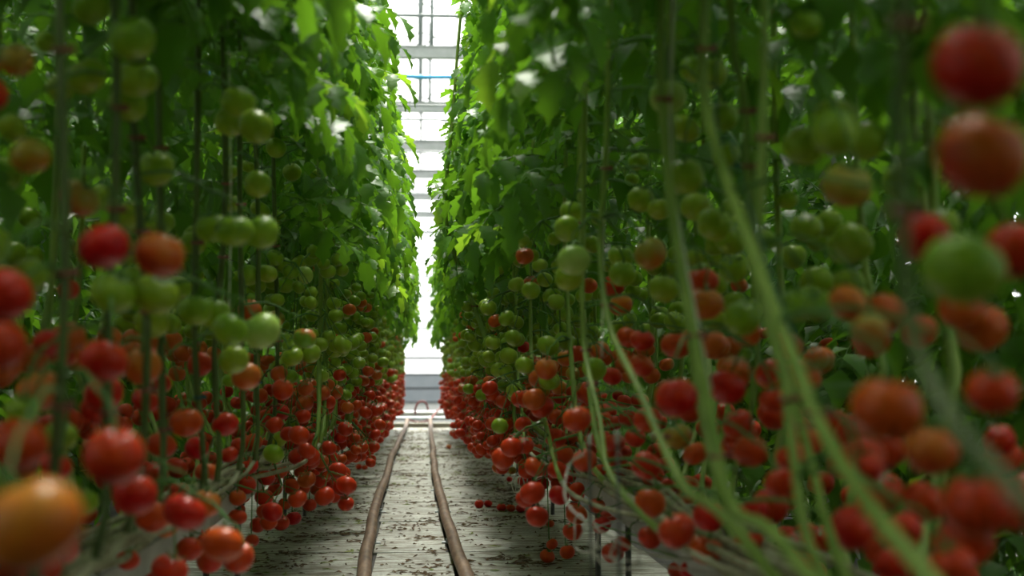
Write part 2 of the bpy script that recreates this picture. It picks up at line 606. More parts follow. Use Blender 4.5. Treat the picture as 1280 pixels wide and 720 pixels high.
# hung growing gutters: the vines root in them and are lowered along them
for sd, row in ((-1, 'left'), (1, 'right')):
    t = link('growing_gutter', None, loc=(sd * .76, -2, 0))
    tag(t, f'long pale growing gutter hidden behind the lowest tomatoes of the {row} row', 'gutter', 'growing gutters')
    mb = MB()
    prof = [(-.10, .47), (-.095, .40), (.095, .40), (.10, .47), (.088, .47), (.084, .412), (-.084, .412), (-.088, .47)]
    n = len(prof)
    vs = [(x, yy, z) for yy in (0, 24.1) for x, z in prof]
    mb.add(vs, [(k, (k + 1) % n, n + (k + 1) % n, n + k) for k in range(n)] + [tuple(range(n)), tuple(range(2 * n - 1, n - 1, -1))])
    mb.build('trough', M['old_gutter'], t, False)
    for k in range(8):
        yy = 1.2 + k * 3.2
        mb = MB()
        mb.tube([(-.06, yy, 0), (-.06, yy, .402)], .012, 6)
        mb.tube([(.06, yy, 0), (.06, yy, .402)], .012, 6)
        mb.box((-.085, yy - .015, .38), (.085, yy + .015, .402))
        mb.build('stand', M['stake'], t, False)


# ------------------------------------------------------------------ leaves
def leaflet_geo(segs, width=.285, lobes=True):
    """one toothed leaflet of length 1 along +x: midrib plus two zigzag margins"""
    vs, fs = [], []
    ts = [i / segs for i in range(segs + 1)]
    mid = []
    for t in ts:
        mid.append(len(vs))
        vs.append((t, 0, -.34 * t * t))
    for s in (1, -1):
        edge = []
        for i in range(1, segs):
            t = ts[i]
            w = width * math.sin(PI * t ** .75) ** .8
            if lobes:
                w *= 1.22 if i % 2 else .72
            edge.append(len(vs))
            vs.append((t + (.05 if i % 2 else -.02), s * w, -.34 * t * t + .30 * w))
        for i in range(segs):
            a = mid[i]
            b = mid[i + 1]
            if i == 0:
                f = (a, b, edge[0]) if s < 0 else (a, edge[0], b)
                f = f[::-1]
            elif i == segs - 1:
                f = (a, b, edge[-1])
                f = f if s > 0 else f[::-1]
            else:
                f = (a, b, edge[i], edge[i - 1])
                f = f if s > 0 else f[::-1]
            fs.append(f)
    return vs, fs


def frond(seed, segs=7, pairs=3, small=True, droop=1.0):
    """a compound tomato leaf, its stalk leaving the origin along +x, arching down"""
    r = random.Random(seed)
    mb = MB()
    L = .43
    n = 6
    pts, ang = [Vector((0, 0, 0))], []
    a0, a1 = math.radians(24), math.radians(-46 * droop)
    for i in range(n):
        a = a0 + (a1 - a0) * (i / (n - 1)) ** 1.1
        ang.append(a)
        pts.append(pts[-1] + Vector((math.cos(a), r.uniform(-.1, .1), math.sin(a))) * (L / n))
    ang.append(ang[-1])
    mb.tube(pts, [.0034 - .0022 * i / n for i in range(n + 1)], 4, cap=False)
    lv, lf = leaflet_geo(segs)
    tv, tf = leaflet_geo(max(3, segs - 2), .40)

    def put(p, yaw, pitch, size, roll, geo):
        R = Matrix.Rotation(yaw, 4, 'Z') @ Matrix.Rotation(-pitch, 4, 'Y') @ Matrix.Rotation(roll, 4, 'X')
        T = Matrix.Translation(p) @ R @ Matrix.Diagonal((size, size, size, 1))
        mb.add([T @ Vector(v) for v in geo[0]], geo[1])

    def along(s):
        k = min(int(s * n), n - 1)
        u = s * n - k
        return pts[k].lerp(pts[k + 1], u), ang[k]

    spots = [.32, .58, .82][3 - pairs:] if pairs < 3 else [.32, .58, .82]
    for k, s in enumerate(spots):
        for side in (1, -1):
            p, a = along(s + r.uniform(-.04, .04))
            size = (.100, .120, .106)[k] * r.uniform(.85, 1.12)
            put(p, side * math.radians(r.uniform(52, 74)), a * .4 + math.radians(r.uniform(-42, 12)), size, side * r.uniform(-.1, .5), (lv, lf))
    if small:
        for s in (.22, .47, .71):
            for side in (1, -1):
                if r.random() < .75:
                    p, a = along(s)
                    put(p, side * math.radians(r.uniform(60, 90)), a * .5 - math.radians(r.uniform(0, 40)), r.uniform(.04, .065), side * r.uniform(-.2, .4), (tv, tf))
    p, a = along(.985)
    put(p, r.uniform(-.2, .2), a - math.radians(10), r.uniform(.11, .14), r.uniform(-.3, .3), (lv, lf))
    return mb


FRONDS = [frond(s).mesh('tomato_leaf', M['leaf']) for s in range(6)]
FRONDS_Y = [frond(s + 20, droop=.8).mesh('young_tomato_leaf', M['leaf_yellow']) for s in range(2)]
LOW = [frond(s + 40, segs=3, pairs=3, small=False) for s in range(3)]
LOW_G = []
for g in LOW:
    LOW_G.append((np.array(g.v), g.f))


def foliage_mass(name, mats, label, spots, parent=None):
    """many leaves nobody could count, one real mesh: spots = [(x, y, z, azimuth, pitch, scale)]"""
    V, loops, starts, tot, base, nl = [], [], [], [], 0, 0
    groups = {}
    for i, sp in enumerate(spots):
        groups.setdefault(i % len(LOW_G), []).append(sp)
    for gi, lst in groups.items():
        gv, gf = LOW_G[gi]
        fl = np.concatenate([np.array(q) for q in gf])
        ft = np.array([len(q) for q in gf])
        fs = np.concatenate([[0], np.cumsum(ft)[:-1]])
        for (x, y, z, az, pi_, s) in lst:
            R = np.array((Matrix.Rotation(az, 3, 'Z') @ Matrix.Rotation(-pi_, 3, 'Y')))
            V.append(gv @ R.T * s + np.array((x, y, z)))
            loops.append(fl + base)
            starts.append(fs + nl)
            tot.append(ft)
            base += len(gv)
            nl += len(fl)
    V = np.concatenate(V)
    loops = np.concatenate(loops)
    starts = np.concatenate(starts)
    me = bpy.data.meshes.new(name)
    me.vertices.add(len(V))
    me.vertices.foreach_set('co', V.astype(np.float32).ravel())
    me.loops.add(len(loops))
    me.loops.foreach_set('vertex_index', loops.astype(np.int32))
    me.polygons.add(len(starts))
    me.polygons.foreach_set('loop_start', starts.astype(np.int32))
    me.update(calc_edges=True)
    me.validate()
    me.materials.append(mats)
    me.polygons.foreach_set('use_smooth', [True] * len(me.polygons))
    o = link(name, me, parent)
    return tag(o, label, None if parent else 'foliage', None, 'stuff')


# ------------------------------------------------------------------ fruit
def fruit_geo(seg, ring, ribs=5, rib=.035, flat=.86, seed=0):
    r = random.Random(seed)
    ph = r.uniform(0, 6)
    vs, fs = [], []
    for i in range(1, ring):
        t = PI * i / ring
        for j in range(seg):
            an = 2 * PI * j / seg
            up = max(0, math.cos(t))
            rr = math.sin(t) * (1 + rib * math.cos(ribs * an + ph) * (.35 + .9 * up) + .025 * math.sin(2 * an + ph * 2))
            z = flat * math.cos(t)
            z -= .22 * math.exp(-(math.sin(t) / .30) ** 2) if t < PI / 2 else 0
            z += .05 * math.exp(-(math.sin(t) / .25) ** 2) if t > PI / 2 else 0
            vs.append((rr * math.cos(an), rr * math.sin(an), z))
    top = len(vs)
    vs.append((0, 0, flat - .25))
    vs.append((0, 0, -flat + .05))
    for i in range(ring - 2):
        for j in range(seg):
            a, b = i * seg + j, i * seg + (j + 1) % seg
            fs.append((a, a + seg, b + seg, b))
    for j in range(seg):
        fs.append((top, j, (j + 1) % seg))
        k = (ring - 2) * seg
        fs.append((top + 1, k + (j + 1) % seg, k + j))
    return vs, fs


def calyx_geo(seed=0):
    """five narrow sepals lifting off the shoulder, and the short knuckled pedicel"""
    r = random.Random(seed)
    mb = MB()
    z0 = .64
    for k in range(5):
        a = 2 * PI * k / 5 + r.uniform(-.2, .2)
        lift = r.uniform(.15, .45)
        R = Matrix.Rotation(a, 3, 'Z')
        st = [(.03, .07, z0), (.25, .10, z0 + .06), (.50, .075, z0 + .10 + lift * .3), (.74, .0, z0 + .02 + lift)]
        vs = []
        for x, w, z in st[:3]:
            vs += [R @ Vector((x, w, z + .03)), R @ Vector((x, 0, z)), R @ Vector((x, -w, z + .03))]
        vs.append(R @ Vector((st[3][0], 0, st[3][2])))
        fs = []
        for i in range(2):
            for j in range(2):
                q = i * 3 + j
                fs.append((q, q + 1, q + 4, q + 3))
        fs += [(6, 7, 9), (7, 8, 9)]
        mb.add(vs, fs)
    mb.tube([(0, 0, z0 - .05), (0, 0, .8), (.03, 0, .95), (.02, .02, 1.12)], [.075, .055, .085, .06], 6)
    return mb


def mesh_of(name, vs, fs, mat):
    mb = MB()
    mb.add(vs, fs)
    return mb.mesh(name, mat)


BODY = {}
for c in 'ROTGPK':
    BODY[c] = [mesh_of('tomato', *fruit_geo(22, 14, ribs=n, rib=rb, flat=fl, seed=i), M[c])
               for i, (n, rb, fl) in enumerate(((5, .012, .90), (6, .03, .84), (3, .02, .96), (5, .045, .82)))]
CALYX = [calyx_geo(i).mesh('calyx', M['calyx']) for i in range(3)]

# ------------------------------------------------------------------ where each tomato hangs (metres): x y z radius colour
HEROES = '''-0.635 2.126 1.307 0.0260 R;-0.600 2.131 1.360 0.0273 T;-0.662 2.340 1.293 0.0260 G;-0.600 2.218 1.230 0.0308 T;-0.810 3.104 1.611 0.0260 G;-0.594 2.547 1.423 0.0370 G
-0.460 2.276 1.429 0.0370 G;-0.487 2.448 1.399 0.0370 G;-0.541 2.647 1.392 0.0370 G;-0.600 2.606 1.563 0.0365 G;-0.531 2.881 1.306 0.0370 G;-0.689 2.742 1.439 0.0260 G
-0.600 2.529 1.202 0.0365 T;-0.443 2.019 1.073 0.0370 R;-0.600 2.938 1.215 0.0343 G;-0.639 3.336 1.232 0.0260 G;-0.376 2.078 1.067 0.0370 O;-0.509 1.765 0.992 0.0370 R
-0.486 2.282 1.023 0.0367 G;-0.424 2.316 1.022 0.0373 G;-0.563 3.032 1.002 0.0370 G;-0.816 3.356 1.087 0.0260 R;-0.558 1.920 0.935 0.0370 R;-0.673 2.618 0.950 0.0260 R
-0.727 2.945 0.928 0.0260 R;-0.587 2.248 0.867 0.0371 O;-0.471 2.159 0.915 0.0370 R;-0.534 2.785 0.908 0.0370 O;-0.579 2.662 0.857 0.0367 R;-0.600 3.172 0.835 0.0316 R
-0.598 2.194 0.841 0.0265 G;-0.527 1.926 0.803 0.0370 R;-0.600 2.432 0.790 0.0294 G;-0.371 1.767 0.796 0.0370 R;-0.330 1.247 0.769 0.0437 O;-0.605 2.630 0.662 0.0260 G
-0.600 2.407 0.743 0.0264 R;-0.470 2.400 0.696 0.0370 R;-0.604 2.713 0.827 0.0299 R;-0.495 3.168 1.032 0.0370 G;-0.475 3.324 1.031 0.0370 G;-0.381 2.891 0.982 0.0370 G
-0.330 2.994 0.983 0.0417 P;-0.525 4.425 1.085 0.0370 O;-0.600 5.979 1.116 0.0367 T;-0.430 3.328 0.924 0.0370 G;-0.600 3.939 0.917 0.0350 R;-0.422 3.503 0.886 0.0370 O
-0.533 5.530 1.017 0.0370 G;-0.422 4.741 0.945 0.0370 G;-0.355 4.419 0.999 0.0370 K;-0.515 3.184 0.786 0.0370 R;-0.453 4.749 0.837 0.0370 R;-0.538 5.546 0.740 0.0370 R
-0.529 3.926 0.754 0.0370 R;-0.600 6.770 0.648 0.0339 G;-0.600 3.202 0.927 0.0266 R;-0.600 3.342 0.869 0.0278 R;-0.600 5.412 0.804 0.0301 R;-0.600 5.557 0.724 0.0278 R
-0.617 4.681 0.869 0.0260 G;-0.383 2.993 1.462 0.0370 G;-0.331 2.864 1.390 0.0370 G;-0.440 3.296 1.474 0.0370 G;-0.514 5.066 1.690 0.0370 G;-0.495 5.490 1.663 0.0370 G
-0.600 7.140 1.865 0.0281 G;-0.494 6.582 1.798 0.0370 G;-0.600 4.512 1.526 0.0278 G;-0.623 5.153 1.635 0.0260 G;-0.418 3.667 1.378 0.0370 G;-0.437 3.012 1.199 0.0370 G
-0.358 2.759 1.169 0.0370 G;-0.600 4.558 1.432 0.0306 G;-0.333 3.006 1.190 0.0370 G;-0.570 5.083 1.471 0.0370 G;-0.600 6.005 1.542 0.0336 G;-0.584 4.887 1.224 0.0368 G
-0.526 4.928 1.233 0.0372 G;-0.528 5.513 1.306 0.0370 G;-0.509 6.009 1.353 0.0370 G;-0.521 5.517 1.229 0.0370 G;-0.448 5.510 1.266 0.0370 P;-0.600 7.868 1.454 0.0286 O
-0.600 5.054 1.148 0.0282 G;-0.600 3.374 0.727 0.0354 R;-0.600 3.901 0.691 0.0324 R;-0.600 4.081 0.614 0.0338 R;-0.600 4.551 0.636 0.0302 R;-0.600 4.787 0.654 0.0265 R
-0.600 5.196 0.641 0.0360 R;-0.619 5.512 0.668 0.0260 G;-0.593 6.057 0.611 0.0370 G;-0.519 5.130 0.604 0.0370 G;-0.600 5.059 0.567 0.0364 R;-0.589 6.065 0.480 0.0370 R
-0.470 5.552 0.571 0.0370 R;-0.600 5.666 0.480 0.0345 R;-0.600 5.018 0.503 0.0333 R;-0.564 6.354 0.390 0.0370 R;-0.598 5.569 0.411 0.0370 R;-0.600 4.781 0.480 0.0291 R
-0.600 4.787 0.417 0.0317 R;-0.600 5.376 0.327 0.0297 R;-0.504 4.951 0.416 0.0370 R;-0.582 6.077 0.262 0.0370 R;-0.581 6.680 0.217 0.0370 R;-0.603 5.230 0.286 0.0260 R
-0.600 6.445 0.305 0.0286 R;-0.564 7.413 0.210 0.0370 R;-0.537 2.922 0.608 0.0370 R;-0.401 2.485 0.658 0.0370 R;-0.495 3.351 0.592 0.0370 O;-0.600 3.420 0.539 0.0358 O
-0.350 2.580 0.592 0.0370 R;-0.399 3.194 0.490 0.0370 R;-0.600 3.802 0.434 0.0356 R;-0.501 2.926 0.500 0.0370 R;-0.630 3.158 0.490 0.0260 R;-0.569 3.951 0.385 0.0370 O
-0.491 6.633 0.922 0.0370 T;-0.536 6.986 0.873 0.0370 G;-0.547 6.039 0.876 0.0370 G;-0.583 6.331 0.819 0.0370 O;-0.483 6.041 0.762 0.0370 O;-0.600 7.110 0.777 0.0317 O
-0.413 6.034 0.806 0.0370 O;-0.391 6.634 0.800 0.0370 O;-0.600 9.449 0.911 0.0369 G;-0.600 10.756 0.996 0.0361 G;-0.579 11.038 0.968 0.0370 O;-0.571 12.038 0.954 0.0370 O
-0.517 10.196 0.820 0.0370 R;-0.539 13.240 0.900 0.0370 O;-0.600 7.025 0.705 0.0274 O;-0.491 7.382 0.662 0.0370 G;-0.600 8.322 0.627 0.0324 G;-0.516 8.850 0.673 0.0370 R
-0.458 9.473 0.705 0.0370 R;-0.448 10.198 0.707 0.0370 R;-0.585 8.302 0.706 0.0370 R;-0.488 7.791 0.567 0.0369 R;-0.433 7.824 0.535 0.0370 R;-0.417 8.849 0.580 0.0370 R
-0.489 9.481 0.599 0.0370 R;-0.479 6.654 0.542 0.0370 R;-0.530 7.843 0.543 0.0371 R;-0.409 7.389 0.440 0.0370 R;-0.449 7.008 0.406 0.0370 R;-0.548 7.402 0.379 0.0370 R
-0.569 7.020 0.328 0.0370 R;-0.558 7.841 0.252 0.0370 R;-0.524 8.325 0.244 0.0370 R;-0.600 7.793 0.567 0.0368 R;-0.533 7.828 0.452 0.0370 T;-0.480 8.841 0.443 0.0369 R
-0.418 8.876 0.446 0.0371 R;-0.600 7.292 0.387 0.0364 R;-0.593 6.661 0.556 0.0370 R;-0.595 10.218 0.519 0.0370 R;-0.600 9.829 0.588 0.0329 O;-0.436 10.203 0.604 0.0370 R
-0.413 10.211 0.434 0.0370 R;-0.386 11.052 0.500 0.0370 R;0.596 11.948 1.209 0.0370 R;0.600 11.025 1.167 0.0341 O;0.541 8.753 1.161 0.0370 G;0.448 10.116 1.116 0.0370 G
0.522 9.391 1.032 0.0370 G;0.600 8.408 1.137 0.0332 O;0.497 6.911 1.017 0.0370 R;0.600 7.792 0.970 0.0307 O;0.579 6.551 1.140 0.0370 G;0.457 8.226 0.854 0.0370 R
0.392 10.132 0.906 0.0370 G;0.505 10.974 0.863 0.0370 G;0.533 9.406 0.758 0.0370 T;0.402 4.527 0.905 0.0370 O;0.565 6.571 0.811 0.0370 T;0.600 7.851 0.807 0.0265 O
0.600 7.909 0.851 0.0267 T;0.600 6.164 0.827 0.0347 O;0.567 8.779 0.688 0.0370 R;0.486 8.237 0.637 0.0370 R;0.559 8.232 0.637 0.0370 R;0.427 9.403 0.679 0.0369 R
0.492 9.428 0.662 0.0371 R;0.430 8.798 0.521 0.0370 R;0.476 8.239 0.531 0.0370 R;0.433 10.149 0.565 0.0370 R;0.551 4.685 0.826 0.0370 R;0.403 3.649 0.775 0.0370 R
0.447 4.700 0.678 0.0370 R;0.510 5.063 0.604 0.0370 R;0.575 5.976 0.705 0.0370 R;0.476 4.111 0.641 0.0370 R;0.613 4.864 0.558 0.0260 R;0.600 5.739 0.478 0.0322 R
0.368 4.548 0.592 0.0370 R;0.515 7.329 0.449 0.0370 R;0.544 6.589 0.531 0.0370 R;0.511 6.948 0.363 0.0370 R;0.600 9.291 0.250 0.0286 T;0.714 11.360 0.036 0.0255 R
0.546 8.244 0.544 0.0370 G;0.600 4.674 0.674 0.0369 R;0.600 6.675 0.425 0.0300 R;0.600 7.467 0.661 0.0315 R;0.600 7.684 0.547 0.0345 R;0.600 6.982 0.349 0.0352 R
0.563 5.463 0.949 0.0370 O;0.559 5.039 0.957 0.0370 R;0.519 4.226 0.905 0.0370 G;0.600 5.579 0.887 0.0283 T;0.600 4.728 0.967 0.0321 O;0.600 4.069 0.994 0.0369 R
0.600 3.818 0.982 0.0346 R;0.600 3.834 0.913 0.0347 O;0.600 4.055 0.927 0.0275 R;0.592 3.260 0.959 0.0370 R;0.438 2.420 0.853 0.0370 R;0.600 4.381 0.678 0.0346 R
0.600 4.423 0.629 0.0324 R;0.600 3.956 0.713 0.0301 R;0.551 3.453 0.669 0.0370 R;0.868 5.110 0.713 0.0260 R;0.600 3.299 0.747 0.0354 T;0.600 3.087 0.719 0.0279 R
0.916 6.576 0.785 0.0260 R;0.600 4.651 0.746 0.0262 R;0.600 4.432 0.882 0.0326 R;0.477 4.885 0.473 0.0370 R;0.538 4.885 0.407 0.0370 R;0.600 4.829 0.442 0.0298 R
0.600 4.702 0.391 0.0317 R;0.545 5.077 0.329 0.0370 R;0.600 6.478 0.114 0.0272 R;0.588 6.584 0.047 0.0368 R;0.600 5.808 0.163 0.0309 R;0.600 4.430 0.334 0.0348 R
0.600 4.218 0.387 0.0261 R;0.600 5.446 0.445 0.0306 R;0.533 3.285 0.595 0.0370 R;0.495 2.737 0.592 0.0370 R;0.600 2.945 0.598 0.0349 R;0.600 2.981 0.523 0.0370 R
0.600 3.715 0.464 0.0313 R;0.719 3.840 0.552 0.0260 R;0.674 3.554 0.401 0.0260 R;0.600 2.565 0.753 0.0335 R;0.640 2.703 0.634 0.0260 R;0.590 2.952 1.086 0.0370 R
0.547 2.708 1.028 0.0370 O;0.940 4.142 1.152 0.0260 O;0.600 2.620 0.997 0.0343 G;0.600 2.230 1.004 0.0293 G;0.600 2.120 0.998 0.0267 G;0.600 1.962 0.995 0.0281 O
0.600 1.868 0.951 0.0268 T;0.566 2.606 0.869 0.0370 R;1.397 5.700 1.052 0.0260 R;0.953 4.153 0.950 0.0260 G;0.665 2.686 0.898 0.0260 R;0.636 2.540 0.847 0.0260 R
1.600 5.503 0.991 0.0409 R;1.795 5.880 1.011 0.0370 R;1.856 5.882 0.903 0.0370 G;2.348 7.587 0.801 0.0260 G;0.600 2.348 0.713 0.0293 R;0.602 2.289 0.761 0.0260 R
0.630 1.985 0.762 0.0260 R;0.704 2.540 0.772 0.0260 R;0.835 3.059 0.550 0.0260 R;0.600 1.958 0.681 0.0322 R;0.729 2.180 0.600 0.0260 R;0.468 1.407 0.861 0.0370 R
0.600 1.962 1.161 0.0362 T;0.600 1.662 1.060 0.0326 R;0.491 1.258 0.991 0.0370 G;0.600 1.401 1.021 0.0292 R;0.600 2.163 1.441 0.0263 G;0.600 2.021 1.247 0.0350 G
0.435 1.077 1.139 0.0370 R;0.463 1.139 1.077 0.0370 O;2.200 6.725 0.869 0.0269 R;0.600 1.642 0.807 0.0329 O;0.548 1.377 0.768 0.0370 R;0.628 1.827 0.693 0.0260 R
0.600 1.463 0.878 0.0286 R;2.200 5.241 1.018 0.0332 O;2.557 6.458 0.985 0.0260 G;2.303 5.650 0.923 0.0260 G;2.200 5.129 0.668 0.0324 R;0.600 1.585 0.681 0.0271 R
0.941 2.266 0.787 0.0260 R;0.437 4.072 1.359 0.0370 G;0.398 3.836 1.285 0.0370 G;0.598 3.818 1.365 0.0370 G;0.761 5.066 1.589 0.0260 G;0.600 3.535 1.305 0.0302 G
0.337 3.108 1.143 0.0370 P;0.381 3.630 1.140 0.0370 G;0.578 4.070 1.230 0.0370 G;0.549 3.833 1.163 0.0370 G;0.505 3.097 1.157 0.0370 T;0.562 3.254 1.088 0.0370 G
0.600 5.038 1.202 0.0314 O;0.592 4.348 1.159 0.0370 R;0.600 4.230 1.096 0.0360 O;0.600 5.786 1.191 0.0327 G;0.600 5.884 1.139 0.0366 G;0.600 5.188 1.176 0.0323 G
0.631 3.258 1.165 0.0260 G;0.600 4.758 1.416 0.0298 G;0.600 4.940 1.342 0.0337 G;0.496 2.807 1.449 0.0370 P;0.600 3.182 1.451 0.0365 G;0.600 3.064 1.562 0.0334 G
0.600 2.884 1.514 0.0332 G;0.600 2.772 1.404 0.0318 G;0.600 3.872 1.476 0.0287 G;0.508 2.697 1.274 0.0370 G;0.600 2.745 1.321 0.0283 G;0.541 9.368 1.412 0.0370 G
0.600 7.208 1.115 0.0325 G;0.600 7.569 1.066 0.0341 G;0.600 6.501 1.065 0.0367 G;0.600 7.676 1.264 0.0303 G;0.631 8.376 1.226 0.0260 R;0.600 2.865 1.199 0.0360 G
0.600 3.057 1.257 0.0349 G;0.600 6.089 1.082 0.0310 G;0.743 3.029 1.182 0.0260 G;0.916 3.485 1.325 0.0260 G'''
fruit = []
for e in HEROES.replace('\n', ';').split(';'):
    a = e.split()
    fruit.append([Vector((float(a[0]), float(a[1]), float(a[2]))), float(a[3]), a[4]])

# ------------------------------------------------------------------ the vines: courses of the stems, from the bottom up
STEMS = []   # (side, points, radius, tier)
R_BEND = [
    [(0.440, 1.219, 0.722), (0.440, 1.503, 0.817), (0.440, 1.681, 0.932), (0.440, 1.954, 1.127), (0.440, 2.159, 1.312), (0.440, 2.165, 1.477)],
    [(0.43, 1.45, 0.655), (0.42, 1.70, 0.708), (0.420, 1.921, 0.724), (0.420, 2.089, 0.880), (0.420, 2.312, 1.114), (0.420, 2.420, 1.319), (0.420, 2.448, 1.465)],
    [(0.41, 1.93, 0.705), (0.400, 2.168, 0.727), (0.400, 2.576, 0.861), (0.400, 3.015, 1.007), (0.410, 3.217, 1.197), (0.43, 3.25, 1.45)],
    [(0.480, 1.680, 0.656), (0.480, 1.812, 0.790), (0.480, 1.856, 0.893), (0.480, 1.983, 1.039), (0.50, 2.02, 1.40)],
    [(0.380, 0.897, 0.825), (0.380, 1.046, 0.896), (0.380, 1.095, 0.984), (0.380, 1.090, 1.155), (0.39, 1.09, 1.45)],
    [(0.420, 4.223, 0.571), (0.420, 4.759, 0.724), (0.420, 5.015, 0.790), (0.420, 5.375, 0.970), (0.43, 5.5, 1.4)],
    [(0.420, 5.580, 0.603), (0.420, 5.934, 0.777), (0.420, 6.079, 0.866), (0.420, 6.231, 1.016), (0.43, 6.3, 1.4)],
    [(0.430, 3.224, 0.666), (0.430, 3.393, 0.782), (0.430, 3.668, 0.927), (0.430, 3.756, 1.055), (0.44, 3.8, 1.4)],
    [(0.540, 1.75, 0.62), (0.550, 2.05, 0.84), (0.550, 2.327, 1.077), (0.550, 2.344, 1.213), (0.550, 2.373, 1.367), (0.550, 2.469, 1.55)],
]
for k, p in enumerate(R_BEND):
    x, y, z = p[0]
    low = [(.76, y - 1.35, .42), (.70, y - 1.1, .52), (x + .13, y - .75, .54), (x + .05, y - .36, .55 + .45 * (z - .6))]
    xt, yt, zt = p[-1]
    hi = [(xt + .02, yt + .03, 2.1), (xt + .05, yt + .02, 2.7), (xt + .06, yt, 3.33)]
    STEMS.append((1, low + p + hi, .0080 if k in (0, 1) else .0055 if k == 4 else .0068, 'near'))
for y in (2.8, 4.45, 4.9):
    x = .50
    STEMS.append((1, [(.76, y - 1.9, .42), (.68, y - 1.6, .53), (x + .05, y - .95, .56), (x, y - .5, .68), (x, y - .2, .95), (x, y, 1.4), (x + .02, y, 2.2), (x + .04, y, 3.33)], .008, 'near'))
for y in (1.957, 2.337, 2.69, 3.05, 3.44, 3.9, 4.35, 4.8, 5.25):
    x = -.53 + rnd.uniform(-.04, .03)
    s = rnd.uniform(-.05, .05)
    STEMS.append((-1, [(-.76, y - .9, .42), (-.72, y - .7, .51), (x - .10, y - .3, .53), (x + rnd.uniform(-.02, .02), y - .02, .6), (x + rnd.uniform(-.02, .03), y + s, .95), (x + rnd.uniform(-.02, .02), y + s * 1.5, 1.4), (x - .02, y + s, 2.2), (x - .04, y, 3.33)],
                  0.0076, 'near'))
y = 5.7
while y < ROW_END:
    x = -.43 + .006 * (y - 6) + rnd.uniform(-.05, .04)
    s = rnd.uniform(-.12, .05)
    STEMS.append((-1, [(-.76, y - 1.1, .42), (-.70, y - .85, .52), (x - .14, y - .45 + s, .53), (x, y - .15 + s, .6), (x, y, .95), (x, y + .03, 1.4), (x - .02, y, 2.2), (x - .03, y, 3.33)], .0085, 'far'))
    y += .43
y = 6.75
while y < ROW_END:
    x = .46 + rnd.uniform(-.04, .05)
    s = rnd.uniform(.1, .5)
    STEMS.append((1, [(.76, y - 1.6, .42), (.70, y - 1.35, .52), (x + .12, y - .85, .54), (x, y - s, .62), (x, y - s * .4, .95), (x, y + .03, 1.4), (x + .02, y, 2.2), (x + .03, y, 3.33)], .0085, 'far'))
    y += .43
for y in (-1.7, -1.25, -.8, -.35, .1, .55, .95):     # beside and behind the photographer
    for sd in (-1, 1):
        x = sd * .50
        STEMS.append((sd, [(sd * .76, y - .8, .42), (sd * .66, y - .5, .53), (x, y - .1, .66), (x, y, 1.4), (x + sd * .03, y, 3.33)], .009, 'side'))
# a pale vine bowing into the gap
STEMS.append((1, [(.76, 6.1, .42), (.66, 6.5, .53), (.46, 7.1, .75), (.28, 7.5, 1.25), (.135, 7.55, 1.7), (.165, 7.5, 2.2), (.21, 7.45, 2.8), (.27, 7.4, 3.33)], .012, 'near'))

ORD = ['first', 'second', 'third', 'fourth', 'fifth', 'sixth', 'seventh', 'eighth', 'ninth', 'tenth', 'eleventh', 'twelfth', 'thirteenth',
       'fourteenth', 'fifteenth', 'sixteenth', 'seventeenth', 'eighteenth', 'nineteenth', 'twentieth']
SMALLN = ['zero', 'one', 'two', 'three', 'four', 'five', 'six', 'seven', 'eight', 'nine', 'ten', 'eleven', 'twelve', 'thirteen', 'fourteen', 'fifteen',
          'sixteen', 'seventeen', 'eighteen', 'nineteen']


def in_words(n):
    if n < 20:
        return SMALLN[n]
    tens = ['twenty', 'thirty', 'forty', 'fifty', 'sixty', 'seventy', 'eighty', 'ninety'][n // 10 - 2]
    return tens if n % 10 == 0 else tens + '-' + SMALLN[n % 10]


FWD = Vector((math.sin(YAW) * math.cos(PITCH), math.cos(YAW) * math.cos(PITCH), math.sin(PITCH)))
RGT = Vector((math.cos(YAW), -math.sin(YAW), 0))
UPV = RGT.cross(FWD)
FPX = 1280 * 50 / 36


def seen_at(p):
    """where a point of the place shows in the photograph, for wording the labels only"""
    d = Vector(p) - CAM
    k = d.dot(FWD)
    return (640 + FPX * d.dot(RGT) / k, 360 - FPX * d.dot(UPV) / k, k) if k > .05 else (None, None, k)


def at_height(path, z):
    best = None
    for a, b in zip(path, path[1:]):
        if (a.z - z) * (b.z - z) <= 0 and abs(a.z - b.z) > 1e-6:
            best = a.lerp(b, (z - a.z) / (b.z - a.z))
    return best or path[-1]


plants = []
for side, pts, rad, tier in STEMS:
    path = smooth_path(pts, 4)
    base = Vector((path[0].x, path[0].y, 0))
    e = link('tomato_plant', None, loc=base)
    m = at_height(path, 1.0)
    plants.append(dict(o=e, base=base, path=path, side=side, tier=tier, rad=rad, y=at_height(path, 1.6).y, mid=m))
    cut = max(i for i, p in enumerate(path) if p.z < .57 or i == 0)
    mb = MB()
    mb.tube([p - base for p in path[:cut + 2]], [rad * .95] * (cut + 2), 7)
    mb.build('old_stem', M['old_stem'], e)
    up = path[cut + 1:]
    mb = MB()
    k = len(up)
    rr = []
    for i in range(k):
        sw = 1 + (.14 if i % 3 == 0 else 0)          # swollen at the nodes
        rr.append(rad * sw * (1 - .5 * max(0, (up[i].z - 1.4) / 2)))
    mb.tube([p - base for p in up], rr, 8)
    plants[-1]['stem'] = mb.build('stem', M['shaded_stem'] if tier == 'side' or (side < 0 and tier == 'near') or (side > 0 and path[0].y < -.4) else M['stem'], e)

# ------------------------------------------------------------------ leaves on the plants
# (growers strip the leaves from around the fruit: none is left hanging in front of a tomato)
hp = np.array([list(f[0]) for f in fruit])
hr = np.array([f[1] for f in fruit])
hs = np.array([seen_at(f[0]) for f in fruit])


